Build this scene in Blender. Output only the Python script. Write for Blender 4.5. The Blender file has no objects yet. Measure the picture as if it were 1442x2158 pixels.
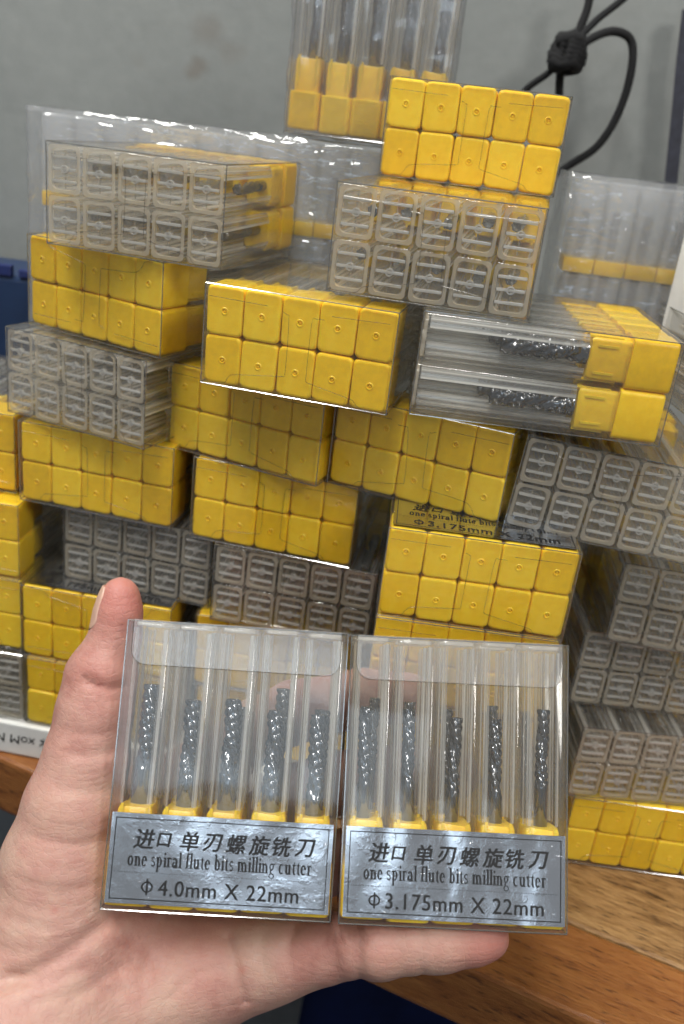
import bpy, bmesh, math, random
import numpy as np
from mathutils import Vector, Matrix, noise

random.seed(7)
sc = bpy.context.scene
col = sc.collection
MM = 0.001
TABLE = -203.0                      # table top below the camera, mm

# ------------------------------------------------------------------ camera
F, W0, H0 = 1935.0, 1442.0, 2158.0
PITCH, ROLL = math.radians(22.8), math.radians(7.01)
cp, sp, cr, sr = math.cos(PITCH), math.sin(PITCH), math.cos(ROLL), math.sin(ROLL)
RC = np.array([[cr, -sr, 0], [sr, cr, 0], [0, 0, 1]]) @ np.array([[1, 0, 0], [0, -sp, -cp], [0, cp, -sp]])
CAMZ = -TABLE * MM


def wm(p):                          # mm relative to the camera's foot -> metres, table top at z = 0
    return Vector((p[0] * MM, p[1] * MM, p[2] * MM + CAMZ))


def cam_mm(q):                      # camera axes (x right, y down, z forward) in mm -> metres
    return wm(np.asarray(q, float) @ RC)


def px_y(x, y, Y):                  # photograph pixel at depth Y mm
    d = np.array([(x - W0 / 2) / F, (y - H0 / 2) / F, 1.0]) @ RC
    return wm(d * Y / d[1])


def px_z(x, y, Z):
    d = np.array([(x - W0 / 2) / F, (y - H0 / 2) / F, 1.0]) @ RC
    return wm(d * Z / d[2])


cam = bpy.data.cameras.new('camera')
cam.sensor_fit = 'VERTICAL'
cam.sensor_height = 36.0
cam.lens = F / H0 * 36.0
cam.clip_start, cam.clip_end = 0.01, 50
cam.dof.use_dof = True
cam.dof.focus_distance = 0.212
cam.dof.aperture_fstop = cam.lens / 2.1
camo = bpy.data.objects.new('camera', cam)
col.objects.link(camo)
camo.matrix_world = Matrix(((RC[0][0], -RC[1][0], -RC[2][0], 0), (RC[0][1], -RC[1][1], -RC[2][1], 0),
                            (RC[0][2], -RC[1][2], -RC[2][2], CAMZ), (0, 0, 0, 1)))
sc.camera = camo

# ------------------------------------------------------------------ world and lamps
world = bpy.data.worlds.new('World')
sc.world = world
world.use_nodes = True
world.node_tree.nodes['Background'].inputs[0].default_value = (0.93, 0.97, 1.0, 1)
world.node_tree.nodes['Background'].inputs[1].default_value = 0.20


def area(name, loc, target, sx, sy, watts, colour):
    l = bpy.data.lights.new(name, 'AREA')
    l.shape, l.size, l.size_y, l.energy, l.color = 'RECTANGLE', sx, sy, watts, colour
    o = bpy.data.objects.new(name, l)
    col.objects.link(o)
    o.location = loc
    o.rotation_euler = (Vector(target) - Vector(loc)).to_track_quat('-Z', 'Y').to_euler()
    return o


area('ceiling_tube_lamp', (-0.30, 0.02, 1.05), (0, 0.22, 0.1), 0.9, 0.10, 14.0, (1, 0.98, 0.94))
area('room_lamp', (0.55, -0.35, 0.75), (0.02, 0.22, 0.1), 0.22, 0.22, 3.6, (1, 0.97, 0.92))

area('added_foil_lamp', (-0.08, -0.85, 0.585), (0, 0.2, 0.1), 0.40, 0.22, 0.62, (0.70, 0.86, 1.0))  # added bluish lamp behind the camera, put there to mirror in the foil labels

vs = sc.view_settings
vs.view_transform, vs.look, vs.exposure, vs.gamma = 'Standard', 'None', 0.2, 1.0
cy = sc.cycles
cy.transparent_max_bounces = 48
cy.max_bounces, cy.diffuse_bounces, cy.glossy_bounces, cy.transmission_bounces = 10, 4, 5, 6
cy.caustics_reflective = cy.caustics_refractive = False
cy.sample_clamp_indirect = 4.0
cy.use_denoising = True
cy.use_adaptive_sampling = True
cy.adaptive_threshold = 0.05
cy.adaptive_min_samples = 16

# ------------------------------------------------------------------ materials


def mat(name):
    m = bpy.data.materials.new(name)
    m.use_nodes = True
    nt = m.node_tree
    for n in list(nt.nodes):
        nt.nodes.remove(n)
    out = nt.nodes.new('ShaderNodeOutputMaterial')
    return m, nt, out


def nd(nt, kind, **kw):
    n = nt.nodes.new(kind)
    for k, v in kw.items():
        if k.startswith('in_'):
            key = k[3:]
            key = int(key) if key.isdigit() else key.replace('_', ' ')
            n.inputs[key].default_value = v
        else:
            setattr(n, k, v)
    return n


def coords(nt, scale=(1, 1, 1), kind='Object', rot=(0, 0, 0)):
    tc = nd(nt, 'ShaderNodeTexCoord')
    mp = nd(nt, 'ShaderNodeMapping')
    mp.inputs['Scale'].default_value = scale
    mp.inputs['Rotation'].default_value = rot
    nt.links.new(tc.outputs[kind], mp.inputs['Vector'])
    return mp.outputs[0]


def noise_tex(nt, vec, scale, detail=3, rough=0.5):
    n = nd(nt, 'ShaderNodeTexNoise')
    n.inputs['Scale'].default_value = scale
    n.inputs['Detail'].default_value = detail
    n.inputs['Roughness'].default_value = rough
    nt.links.new(vec, n.inputs['Vector'])
    return n.outputs[0]


def ramp(nt, fac, stops):
    r = nd(nt, 'ShaderNodeValToRGB')
    cr_ = r.color_ramp
    while len(cr_.elements) < len(stops):
        cr_.elements.new(0.5)
    for e, (p, c) in zip(cr_.elements, stops):
        e.position = p
        e.color = (*c, 1) if len(c) == 3 else c
    nt.links.new(fac, r.inputs[0])
    return r.outputs[0]


def bump(nt, height, strength, dist):
    b = nd(nt, 'ShaderNodeBump')
    b.inputs['Strength'].default_value = strength
    b.inputs['Distance'].default_value = dist
    nt.links.new(height, b.inputs['Height'])
    return b.outputs[0]


def math_n(nt, op, a, b):
    m = nd(nt, 'ShaderNodeMath', operation=op)
    for i, v in enumerate((a, b)):
        if isinstance(v, (int, float)):
            m.inputs[i].default_value = v
        else:
            nt.links.new(v, m.inputs[i])
    return m.outputs[0]


def clear_mat(name, f0, power, gain, tint, edge_tint, rough, haze, haze_col, bump_scale, bump_mm, stretch=(1, 1, 1), streak=False):
    """thin clear plastic: transparent, with a reflection that grows towards grazing angles"""
    m, nt, out = mat(name)
    lw = nd(nt, 'ShaderNodeLayerWeight')
    lw.inputs['Blend'].default_value = 0.5
    nrm = None
    if bump_mm:
        nrm = bump(nt, noise_tex(nt, coords(nt, stretch), bump_scale, 2), 1.0, bump_mm * MM)
    pw = math_n(nt, 'POWER', lw.outputs['Facing'], power)
    fr = math_n(nt, 'MULTIPLY_ADD', pw, gain)
    fr.node.inputs[2].default_value = f0
    tr = nd(nt, 'ShaderNodeBsdfTransparent')
    mixc = nd(nt, 'ShaderNodeMix', data_type='RGBA')
    mixc.inputs[6].default_value = (*tint, 1)
    mixc.inputs[7].default_value = (*edge_tint, 1)
    nt.links.new(pw, mixc.inputs[0])
    nt.links.new(mixc.outputs[2], tr.inputs[0])
    gl = nd(nt, 'ShaderNodeBsdfGlossy')
    gl.inputs['Roughness'].default_value = rough
    if nrm:
        nt.links.new(nrm, gl.inputs['Normal'])
    d0 = nd(nt, 'ShaderNodeBsdfDiffuse')
    d0.inputs[0].default_value = (*haze_col, 1)
    d1 = nd(nt, 'ShaderNodeBsdfTranslucent')
    d1.inputs[0].default_value = (*haze_col, 1)
    df = nd(nt, 'ShaderNodeMixShader')
    df.inputs[0].default_value = 0.4
    nt.links.new(d0.outputs[0], df.inputs[1])
    nt.links.new(d1.outputs[0], df.inputs[2])
    mh = nd(nt, 'ShaderNodeMixShader')
    if streak:
        sv = noise_tex(nt, coords(nt, (1100, 14, 1100)), 1.0, 1, 0.6)  # stretched noise paints refracted light streaks into the haze
        hz = ramp(nt, sv, [(0.38, (haze * .35,) * 3), (0.52, (haze,) * 3), (0.66, (min(1, haze * 3.2),) * 3)])
        nt.links.new(hz, mh.inputs[0])
    else:
        mh.inputs[0].default_value = haze
    nt.links.new(tr.outputs[0], mh.inputs[1])
    nt.links.new(df.outputs[0], mh.inputs[2])
    mx = nd(nt, 'ShaderNodeMixShader')
    nt.links.new(fr, mx.inputs[0])
    nt.links.new(mh.outputs[0], mx.inputs[1])
    nt.links.new(gl.outputs[0], mx.inputs[2])
    nt.links.new(mx.outputs[0], out.inputs[0])
    return m


M = {}
M['case'] = clear_mat('clear_pvc_sheet', 0.045, 4.0, 0.7, (0.99, 0.99, 0.985), (0.92, 0.92, 0.9), 0.05, 0.024,
                      (0.9, 0.9, 0.88), 90, 0)
M['fold'] = clear_mat('folded_pvc_edge', 0.28, 2.0, 0.5, (0.55, 0.54, 0.5), (0.3, 0.29, 0.26), 0.10, 0.10,
                      (0.85, 0.85, 0.82), 200, 0)
M['seam'] = clear_mat('cut_pvc_seam', 0.10, 1.5, 0.4, (0.36, 0.30, 0.18), (0.3, 0.25, 0.18), 0.2, 0.05,
                      (0.8, 0.8, 0.75), 200, 0)
M['tube'] = clear_mat('clear_polystyrene', 0.05, 3.0, 0.26, (0.995, 0.995, 0.99), (0.97, 0.97, 0.96), 0.08, 0.026,
                      (0.95, 0.93, 0.89), 60, 0)
M['streak'] = clear_mat('painted_streak_corner', 0.08, 2.0, 0.4, (0.96, 0.95, 0.93), (0.8, 0.8, 0.78), 0.12, 0.42,
                        (0.97, 0.95, 0.90), 60, 0, (1, 1, 1), True)
M['end'] = clear_mat('clear_end_plate', 0.06, 3.0, 0.4, (0.97, 0.96, 0.94), (0.85, 0.84, 0.8), 0.10, 0.42,
                     (0.96, 0.86, 0.69), 60, 0)
M['frosted'] = clear_mat('hazy_short_tube', 0.06, 3.0, 0.35, (0.98, 0.98, 0.98), (0.95, 0.95, 0.95), 0.12, 0.26,
                       (0.93, 0.94, 0.97), 60, 0)
M['window'] = clear_mat('clear_window', 0.08, 3.0, 0.4, (0.98, 0.97, 0.95), (0.85, 0.84, 0.8), 0.08, 0.21,
                     (0.94, 0.87, 0.74), 60, 0)
M['rib'] = clear_mat('moulded_clear_rib', 0.14, 1.6, 0.5, (0.95, 0.95, 0.93), (0.66, 0.66, 0.63), 0.10, 0.42,
                     (0.98, 0.96, 0.92), 300, 0)
M['flap'] = clear_mat('painted_sheen_pvc_flap', 0.07, 4.0, 0.6, (0.97, 0.975, 0.98), (0.9, 0.9, 0.9), 0.2, 0.16,  # pale blue haze paints a soft reflection into the flap sheet
                      (0.92, 0.95, 1.0), 150, 0.06)
M['film'] = clear_mat('crumpled_stretch_film', 0.08, 2.2, 0.75, (0.97, 0.98, 0.98), (0.85, 0.87, 0.9), 0.07, 0.17,
                      (0.93, 0.94, 0.97), 95, 3.0, (0.6, 1.5, 2.6))
M['film_clear'] = clear_mat('tight_clear_film', 0.07, 2.5, 0.6, (0.98, 0.98, 0.985), (0.88, 0.88, 0.9), 0.10, 0.08,
                            (0.90, 0.90, 0.95), 80, 0.8, (2.0, 0.5, 1.0))


def principled(nt, out, **kw):
    p = nd(nt, 'ShaderNodeBsdfPrincipled')
    for k, v in kw.items():
        p.inputs[k.replace('_', ' ')].default_value = v
    nt.links.new(p.outputs[0], out.inputs[0])
    return p


m, nt, out = mat('yellow_polypropylene')
p = principled(nt, out, Roughness=0.42, Subsurface_Weight=0.3, Subsurface_Scale=0.0025)
p.inputs['Subsurface Radius'].default_value = (1, 0.6, 0.1)
oi = nd(nt, 'ShaderNodeObjectInfo')
nz = noise_tex(nt, coords(nt), 420, 5, 0.65)
mx = math_n(nt, 'ADD', math_n(nt, 'MULTIPLY', nz, 0.8), math_n(nt, 'MULTIPLY', oi.outputs['Random'], 0.42))
nt.links.new(ramp(nt, mx, [(0.25, (0.72, 0.43, 0.004)), (0.6, (0.87, 0.54, 0.005)), (0.85, (0.93, 0.62, 0.025))]), p.inputs['Base Color'])
nt.links.new(bump(nt, nz, 0.25, 0.0003), p.inputs['Normal'])
M['yellow'] = m

m, nt, out = mat('ground_carbide')
p = principled(nt, out, Metallic=1.0, Roughness=0.17)
p.inputs['Base Color'].default_value = (0.20, 0.205, 0.218, 1)
M['carbide'] = m

m, nt, out = mat('silver_foil_label')
p = principled(nt, out, Metallic=1.0, Roughness=0.2)
v = coords(nt)
n3 = noise_tex(nt, coords(nt, (1, 0.4, 1)), 42, 2, 0.5)
n1 = noise_tex(nt, v, 480, 3, 0.6)
dent = ramp(nt, n1, [(0.5, (0, 0, 0)), (0.75, (1, 1, 1))])
n4 = noise_tex(nt, coords(nt, (1, 3.0, 1), 'Object', (0, 0, 0.5)), 330, 4, 0.7)
cre = ramp(nt, n4, [(0.66, (0, 0, 0)), (0.69, (1, 1, 1)), (0.72, (0, 0, 0))])
hh = math_n(nt, 'ADD', math_n(nt, 'MULTIPLY', n3, 9.0), math_n(nt, 'ADD', math_n(nt, 'MULTIPLY', dent, 0.07), math_n(nt, 'MULTIPLY', cre, 0.10)))
nt.links.new(bump(nt, hh, 1.0, 0.0003), p.inputs['Normal'])
p.inputs['Base Color'].default_value = (0.70, 0.72, 0.765, 1)
M['foil'] = m

m, nt, out = mat('black_ink')
p = principled(nt, out, Roughness=0.5)
p.inputs['Base Color'].default_value = (0.012, 0.012, 0.013, 1)
M['ink'] = m

m, nt, out = mat('painted_concrete')
p = principled(nt, out, Roughness=0.85)
v = coords(nt)
a = noise_tex(nt, v, 9, 6, 0.6)
b = noise_tex(nt, v, 160, 4, 0.6)
c1 = ramp(nt, math_n(nt, 'ADD', math_n(nt, 'MULTIPLY', a, 0.7), math_n(nt, 'MULTIPLY', b, 0.3)), [(0.34, (0.195, 0.208, 0.202)), (0.66, (0.25, 0.264, 0.255))])
st = noise_tex(nt, coords(nt, (16, 16, 9)), 1.0, 5, 0.65)
mxn = nd(nt, 'ShaderNodeMix', data_type='RGBA')
mxn.inputs[7].default_value = (0.16, 0.12, 0.09, 1)
nt.links.new(c1, mxn.inputs[6])
nt.links.new(ramp(nt, st, [(0.66, (0, 0, 0)), (0.76, (0.6, 0.6, 0.6))]), mxn.inputs[0])
prev = mxn.outputs[2]
for sx_, sy_, rad_, amt_ in ((440, 62, 0.008, 0.3), (408, 142, 0.005, 0.4), (485, 108, 0.007, 0.2), (300, 130, 0.005, 0.15)):
    sp_ = px_y(sx_, sy_, 405)
    dv = nd(nt, 'ShaderNodeVectorMath', operation='DISTANCE')
    dv.inputs[1].default_value = sp_
    wv_ = nd(nt, 'ShaderNodeVectorMath', operation='MULTIPLY_ADD')
    nzc = nd(nt, 'ShaderNodeTexNoise')
    nzc.inputs['Scale'].default_value = 90
    nt.links.new(v, nzc.inputs['Vector'])
    nt.links.new(nzc.outputs['Color'], wv_.inputs[0])
    wv_.inputs[1].default_value = (0.012, 0.012, 0.012)
    nt.links.new(v, wv_.inputs[2])
    sb_ = nd(nt, 'ShaderNodeVectorMath', operation='SUBTRACT')
    nt.links.new(wv_.outputs[0], sb_.inputs[0])
    sb_.inputs[1].default_value = (0.006, 0.006, 0.006)
    nt.links.new(sb_.outputs[0], dv.inputs[0])
    mx_ = nd(nt, 'ShaderNodeMix', data_type='RGBA')
    mx_.inputs[7].default_value = (0.13, 0.095, 0.07, 1)
    nt.links.new(prev, mx_.inputs[6])
    nt.links.new(ramp(nt, math_n(nt, 'DIVIDE', dv.outputs['Value'], rad_), [(0.3, (amt_,) * 3), (1.0, (0, 0, 0))]), mx_.inputs[0])
    prev = mx_.outputs[2]
nt.links.new(prev, p.inputs['Base Color'])
nt.links.new(bump(nt, math_n(nt, 'ADD', a, math_n(nt, 'MULTIPLY', b, 0.2)), 0.4, 0.002), p.inputs['Normal'])
M['wall'] = m


def wood(name, light, mid, dark, seed):
    m, nt, out = mat(name)
    p = principled(nt, out, Roughness=0.38)
    v = coords(nt, (5, 34, 30))
    mp = v.node
    mp.inputs['Location'].default_value = (seed, seed * 2.3, 0)
    wv = noise_tex(nt, v, 9, 9, 0.75)
    v2 = coords(nt, (20, 150, 90))
    v2.node.inputs['Location'].default_value = (seed * 1.7, seed, 0)
    fine = noise_tex(nt, v2, 10, 4, 0.6)
    blot = noise_tex(nt, coords(nt), 22, 3, 0.5)
    s = math_n(nt, 'ADD', math_n(nt, 'MULTIPLY', wv, 0.62), math_n(nt, 'ADD', math_n(nt, 'MULTIPLY', fine, 0.3), math_n(nt, 'MULTIPLY', blot, 0.1)))
    pore = noise_tex(nt, coords(nt, (60, 420, 200)), 3, 2, 0.5)
    mxw = nd(nt, 'ShaderNodeMix', data_type='RGBA')
    nt.links.new(ramp(nt, s, [(0.39, dark), (0.46, mid), (0.6, light)]), mxw.inputs[6])
    mxw.inputs[7].default_value = (*dark, 1)
    nt.links.new(ramp(nt, pore, [(0.60, (0, 0, 0)), (0.70, (0.85, 0.85, 0.85))]), mxw.inputs[0])
    nt.links.new(mxw.outputs[2], p.inputs['Base Color'])
    nt.links.new(bump(nt, s, 0.5, 0.0012), p.inputs['Normal'])
    nt.links.new(ramp(nt, fine, [(0.3, (0.3, 0.3, 0.3)), (0.7, (0.55, 0.55, 0.55))]), p.inputs['Roughness'])
    return m


M['wood'] = wood('worn_brown_wood', (0.37, 0.215, 0.085), (0.20, 0.10, 0.035), (0.03, 0.013, 0.005), 3.0)
M['wood_edge'] = wood('orange_edge_wood', (0.30, 0.12, 0.03), (0.22, 0.075, 0.017), (0.07, 0.022, 0.006), 11.0)


def plain(name, colr, rough, nscale=0, namt=0.0, bump_d=0.0, metallic=0.0):
    m, nt, out = mat(name)
    p = principled(nt, out, Roughness=rough, Metallic=metallic)
    p.inputs['Base Color'].default_value = (*colr, 1)
    if nscale:
        n = noise_tex(nt, coords(nt), nscale, 4, 0.6)
        lo = tuple(c * (1 - namt) for c in colr)
        hi = tuple(min(1, c * (1 + namt)) for c in colr)
        nt.links.new(ramp(nt, n, [(0.3, lo), (0.7, hi)]), p.inputs['Base Color'])
        if bump_d:
            nt.links.new(bump(nt, n, 0.6, bump_d), p.inputs['Normal'])
    return m


M['rubber'] = plain('black_cable_rubber', (0.004, 0.0042, 0.005), 0.9, 300, 0.3, 0.0003)
M['strap'] = plain('dark_navy_strap', (0.02, 0.022, 0.035), 0.6, 300, 0.3, 0.0003)
M['blue'] = plain('blue_plastic', (0.010, 0.028, 0.08), 0.4, 40, 0.3, 0.0004)
M['navy'] = plain('navy_plastic', (0.012, 0.024, 0.12), 0.5, 30, 0.3, 0.0004)
M['grey'] = plain('grey_plastic', (0.22, 0.23, 0.24), 0.55, 60, 0.15, 0.0004)
M['paper'] = plain('white_card', (0.72, 0.72, 0.69), 0.6, 90, 0.08)
M['red'] = plain('red_print', (0.62, 0.10, 0.05), 0.5)
M['orange'] = plain('orange_print', (0.75, 0.33, 0.12), 0.5)
M['floor'] = plain('dim_floor', (0.05, 0.05, 0.05), 0.8, 20, 0.3)
M['nail'] = plain('thumb_nail', (0.54, 0.34, 0.26), 0.35, 200, 0.08)

m, nt, out = mat('skin')
p = principled(nt, out, Roughness=0.56, Subsurface_Weight=0.18, Subsurface_Scale=0.0035)
p.inputs['Subsurface Radius'].default_value = (1.0, 0.38, 0.2)
v = coords(nt)
big = noise_tex(nt, v, 48, 6, 0.66)
spk = noise_tex(nt, v, 330, 4, 0.6)
base = ramp(nt, big, [(0.36, (0.35, 0.16, 0.128)), (0.46, (0.435, 0.235, 0.19)), (0.56, (0.465, 0.28, 0.22)), (0.68, (0.50, 0.335, 0.26))])
at = nd(nt, 'ShaderNodeAttribute', attribute_name='flush')
mxn = nd(nt, 'ShaderNodeMix', data_type='RGBA')
mxn.inputs[7].default_value = (0.44, 0.15, 0.12, 1)
nt.links.new(base, mxn.inputs[6])
nt.links.new(at.outputs['Fac'], mxn.inputs[0])
nt.links.new(mxn.outputs[2], p.inputs['Base Color'])
vor = nd(nt, 'ShaderNodeTexVoronoi', feature='DISTANCE_TO_EDGE')
vor.inputs['Scale'].default_value = 620
wob = nd(nt, 'ShaderNodeMix', data_type='VECTOR')
nt.links.new(v, vor.inputs['Vector'])
lin = noise_tex(nt, coords(nt, (90, 90, 620), 'Object', (0.15, 0.1, 0)), 1.0, 3, 0.6)
hgt = math_n(nt, 'ADD', math_n(nt, 'ADD', math_n(nt, 'MULTIPLY', spk, 0.7), math_n(nt, 'MULTIPLY', lin, 0.9)), math_n(nt, 'MINIMUM', vor.outputs['Distance'], 0.12))
nt.links.new(bump(nt, hgt, 0.42, 0.0006), p.inputs['Normal'])
M['skin'] = m

# ------------------------------------------------------------------ mesh helpers


def mesh_obj(name, verts, faces, mats, parent=None, smooth=False, fmat=None):
    me = bpy.data.meshes.new(name)
    me.from_pydata([tuple(v) for v in verts], [], faces)
    for mm in (mats if isinstance(mats, (list, tuple)) else [mats]):
        me.materials.append(mm)
    if fmat is not None:
        me.polygons.foreach_set('material_index', fmat)
    if smooth:
        me.polygons.foreach_set('use_smooth', [True] * len(me.polygons))
    me.update()
    o = bpy.data.objects.new(name, me)
    col.objects.link(o)
    o.parent = parent
    return o


class MB:
    def __init__(s):
        s.v, s.f, s.m = [], [], []

    def add(s, v, f, m=0):
        b = len(s.v)
        s.v += [Vector(q) for q in v]
        s.f += [tuple(b + i for i in q) for q in f]
        s.m += [m] * len(f)

    def box(s, x0, x1, y0, y1, z0, z1, m=0, c=0.0):
        if c <= 0:
            v = [(x, y, z) for x in (x0, x1) for y in (y0, y1) for z in (z0, z1)]
            s.add(v, [(0, 1, 3, 2), (4, 6, 7, 5), (0, 4, 5, 1), (2, 3, 7, 6), (0, 2, 6, 4), (1, 5, 7, 3)], m)
            return
        bm = bmesh.new()
        bmesh.ops.create_cube(bm, size=1, matrix=Matrix.Translation(((x0 + x1) / 2, (y0 + y1) / 2, (z0 + z1) / 2)) @ Matrix.Diagonal((x1 - x0, y1 - y0, z1 - z0, 1)))
        bmesh.ops.bevel(bm, geom=bm.edges[:], offset=c, segments=2, affect='EDGES', profile=0.6)
        bm.verts.index_update()
        s.add([q.co.copy() for q in bm.verts], [tuple(q.index for q in f.verts) for f in bm.faces], m)
        bm.free()

    def loft(s, loops, m=0, cap0=False, cap1=False):
        n = len(loops[0])
        v = [q for l in loops for q in l]
        f = []
        for k in range(len(loops) - 1):
            for i in range(n):
                j = (i + 1) % n
                f.append((k * n + i, k * n + j, (k + 1) * n + j, (k + 1) * n + i))
        if cap0:
            f.append(tuple(range(n - 1, -1, -1)))
        if cap1:
            f.append(tuple((len(loops) - 1) * n + i for i in range(n)))
        s.add(v, f, m)

    def tube(s, pts, rad, n=6, m=0):
        pts = [Vector(q) for q in pts]
        loops = []
        up = Vector((0.31, 0.17, 0.93))
        for i, q in enumerate(pts):
            t = (pts[min(i + 1, len(pts) - 1)] - pts[max(i - 1, 0)]).normalized()
            a = t.cross(up)
            if a.length < 1e-3:
                a = t.cross(Vector((1, 0, 0)))
            a.normalize()
            b = t.cross(a)
            r = rad[i] if isinstance(rad, (list, tuple)) else rad
            loops.append([q + (a * math.cos(2 * math.pi * k / n) + b * math.sin(2 * math.pi * k / n)) * r for k in range(n)])
        s.loft(loops, m, True, True)

    def build(s, name, mats, parent=None, smooth=False):
        return mesh_obj(name, s.v, s.f, mats, parent, smooth, s.m)


def rrect(w, d, r, n=4):            # rounded rectangle in the x-z plane, counter-clockwise
    pts = []
    for cx, cz, a0 in ((w / 2 - r, d / 2 - r, 0), (-w / 2 + r, d / 2 - r, 90), (-w / 2 + r, -d / 2 + r, 180), (w / 2 - r, -d / 2 + r, 270)):
        for k in range(n):
            a = math.radians(a0 + 90 * k / (n - 1))
            pts.append((cx + r * math.cos(a), cz + r * math.sin(a)))
    return pts


def smooth_path(pts, n=6):
    pts = [Vector(q) for q in pts]
    out_ = []
    for i in range(len(pts) - 1):
        p0, p1, p2, p3 = pts[max(i - 1, 0)], pts[i], pts[i + 1], pts[min(i + 2, len(pts) - 1)]
        for k in range(n):
            t = k / n
            out_.append(0.5 * ((2 * p1) + (p2 - p0) * t + (2 * p0 - 5 * p1 + 4 * p2 - p3) * t * t + (3 * p1 - p0 - 3 * p2 + p3) * t ** 3))
    out_.append(pts[-1])
    return out_


def empty(name, loc, rot=None):
    o = bpy.data.objects.new(name, None)
    o.empty_display_size = 0.01
    col.objects.link(o)
    o.location = loc
    if rot:
        o.rotation_euler = rot
    return o


def tag(o, label, cat, group=None):
    o['label'], o['category'] = label, cat
    if group:
        o['group'] = group
    return o


def link_copy(src, parent, mtx):
    c = src.copy()
    col.objects.link(c)
    c.parent = parent
    c.matrix_local = mtx
    return c


# ------------------------------------------------------------------ the setting: wall, floor, table
mb = MB()
N = 60
vv = [(-1.6 + 3.2 * i / N, 0.405 + 0.0012 * noise.noise((i * .5, j * .5, 0)), -0.75 + 2.2 * j / N) for j in range(N + 1) for i in range(N + 1)]
ff = [(j * (N + 1) + i, j * (N + 1) + i + 1, (j + 1) * (N + 1) + i + 1, (j + 1) * (N + 1) + i) for j in range(N) for i in range(N)]
wall = mesh_obj('wall', vv, ff, M['wall'], None, True)
wall['kind'] = 'structure'
fl = mesh_obj('floor', [(-1.6, -1, -0.75), (1.6, -1, -0.75), (1.6, 0.404, -0.75), (-1.6, 0.404, -0.75)], [(0, 1, 2, 3)], M['floor'])
fl['kind'] = 'structure'

e0, e1 = px_z(0, 1600, TABLE), px_z(1196, 2133, TABLE)
ang = math.atan2(e1.y - e0.y, e1.x - e0.x)
table = empty('wooden_table', e0, (0, 0, ang))
tag(table, 'worn brown wooden table under the stacked boxes', 'table')
pl = 0.0
for k, wd in enumerate((0.030, 0.115, 0.120)):
    mb = MB()
    mb.box(-0.30, 0.62, pl + 0.0003, pl + wd - 0.0003, -0.022, -0.0004 * (k % 2), 0, 0.0014)
    pk = mb.build('plank', M['wood_edge'] if k == 0 else M['wood'], table)
    pl += wd
for x in (-0.26, 0.56):
    mb = MB()
    mb.box(x, x + 0.04, 0.035, 0.075, -0.748, -0.0225, 0, 0.002)
    mb.build('leg', M['wood_edge'], table)

# ------------------------------------------------------------------ masters for tube, cap, bit
BW, BH, BL = 48.0, 24.9, 60.0
PX, PZ = 9.48, 12.25


def make_cap(variant):
    rnd = random.Random(variant)
    mb = MB()
    w, d = 9.38, 12.14
    # outer cap: soft-edged block, dimple ringed at the gate mark
    prof = [(0.62, -1.1), (0.28, -0.45), (0.10, -0.12), (0.0, 0.0)]
    loops = []
    for y, ins in ((11.0, -0.15), (10.85, 0.0), (1.3, 0.0), (0.75, -0.08), (0.45, -0.28), (0.32, -0.7)):
        l = rrect(w + 2 * ins, d + 2 * ins, max(0.6, 1.25 + ins * 0.5), 4)
        loops.append([(x, y, z) for x, z in l])
    mb.loft(loops, 0, True, False)
    # face: from the rim loop in to the ring
    n = 16
    rim = loops[-1]
    rings = [rim]
    for y, r in ((0.27, 2.2), (0.27, 1.0), (0.12, 0.85), (0.12, 0.62), (0.5, 0.45), (0.22, 0.22)):
        row = []
        for k in range(n):
            a = math.radians((k // 4) * 90 + (k % 4 + 0.5) * 22.5)
            row.append((r * math.cos(a), y, r * math.sin(a)))
        rings.append(row)
    mb.loft(rings, 0, False, True)
    # insert that reaches up the clear tube
    loops = []
    for y, ins in ((10.9, 0), (19.6, 0), (20.2, -0.3)):
        l = rrect(7.3 + 2 * ins, 10.1 + 2 * ins, 0.9, 4)
        loops.append([(x, y + (rnd.uniform(-.25, .35) if y > 20 else 0), z) for x, z in l])
    mb.loft(loops, 0, False, True)
    # ridges pressed into the two narrow sides, ribs on the insert
    for k in range(9):
        for s in (-1, 1):
            y = 1.8 + k * 1.02
            mb.box(-3.2, 3.2, y, y + 0.5, s * 6.0 - 0.18, s * 6.0 + 0.18, 0)
    for x in (-2.6, 2.6):
        for s in (-1, 1):
            mb.box(x - 0.3, x + 0.3, 13.0, 20.4 + rnd.uniform(-0.2, 0.6), s * 5.1 - 0.25, s * 5.1 + 0.25, 0)
    for z in (-3.2, 3.2):
        for s in (-1, 1):
            mb.box(s * 3.68 - 0.2, s * 3.68 + 0.2, 14.0, 18.8, z - 0.3, z + 0.3, 0)
    for q in mb.v:
        q *= MM
    return mb


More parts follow.
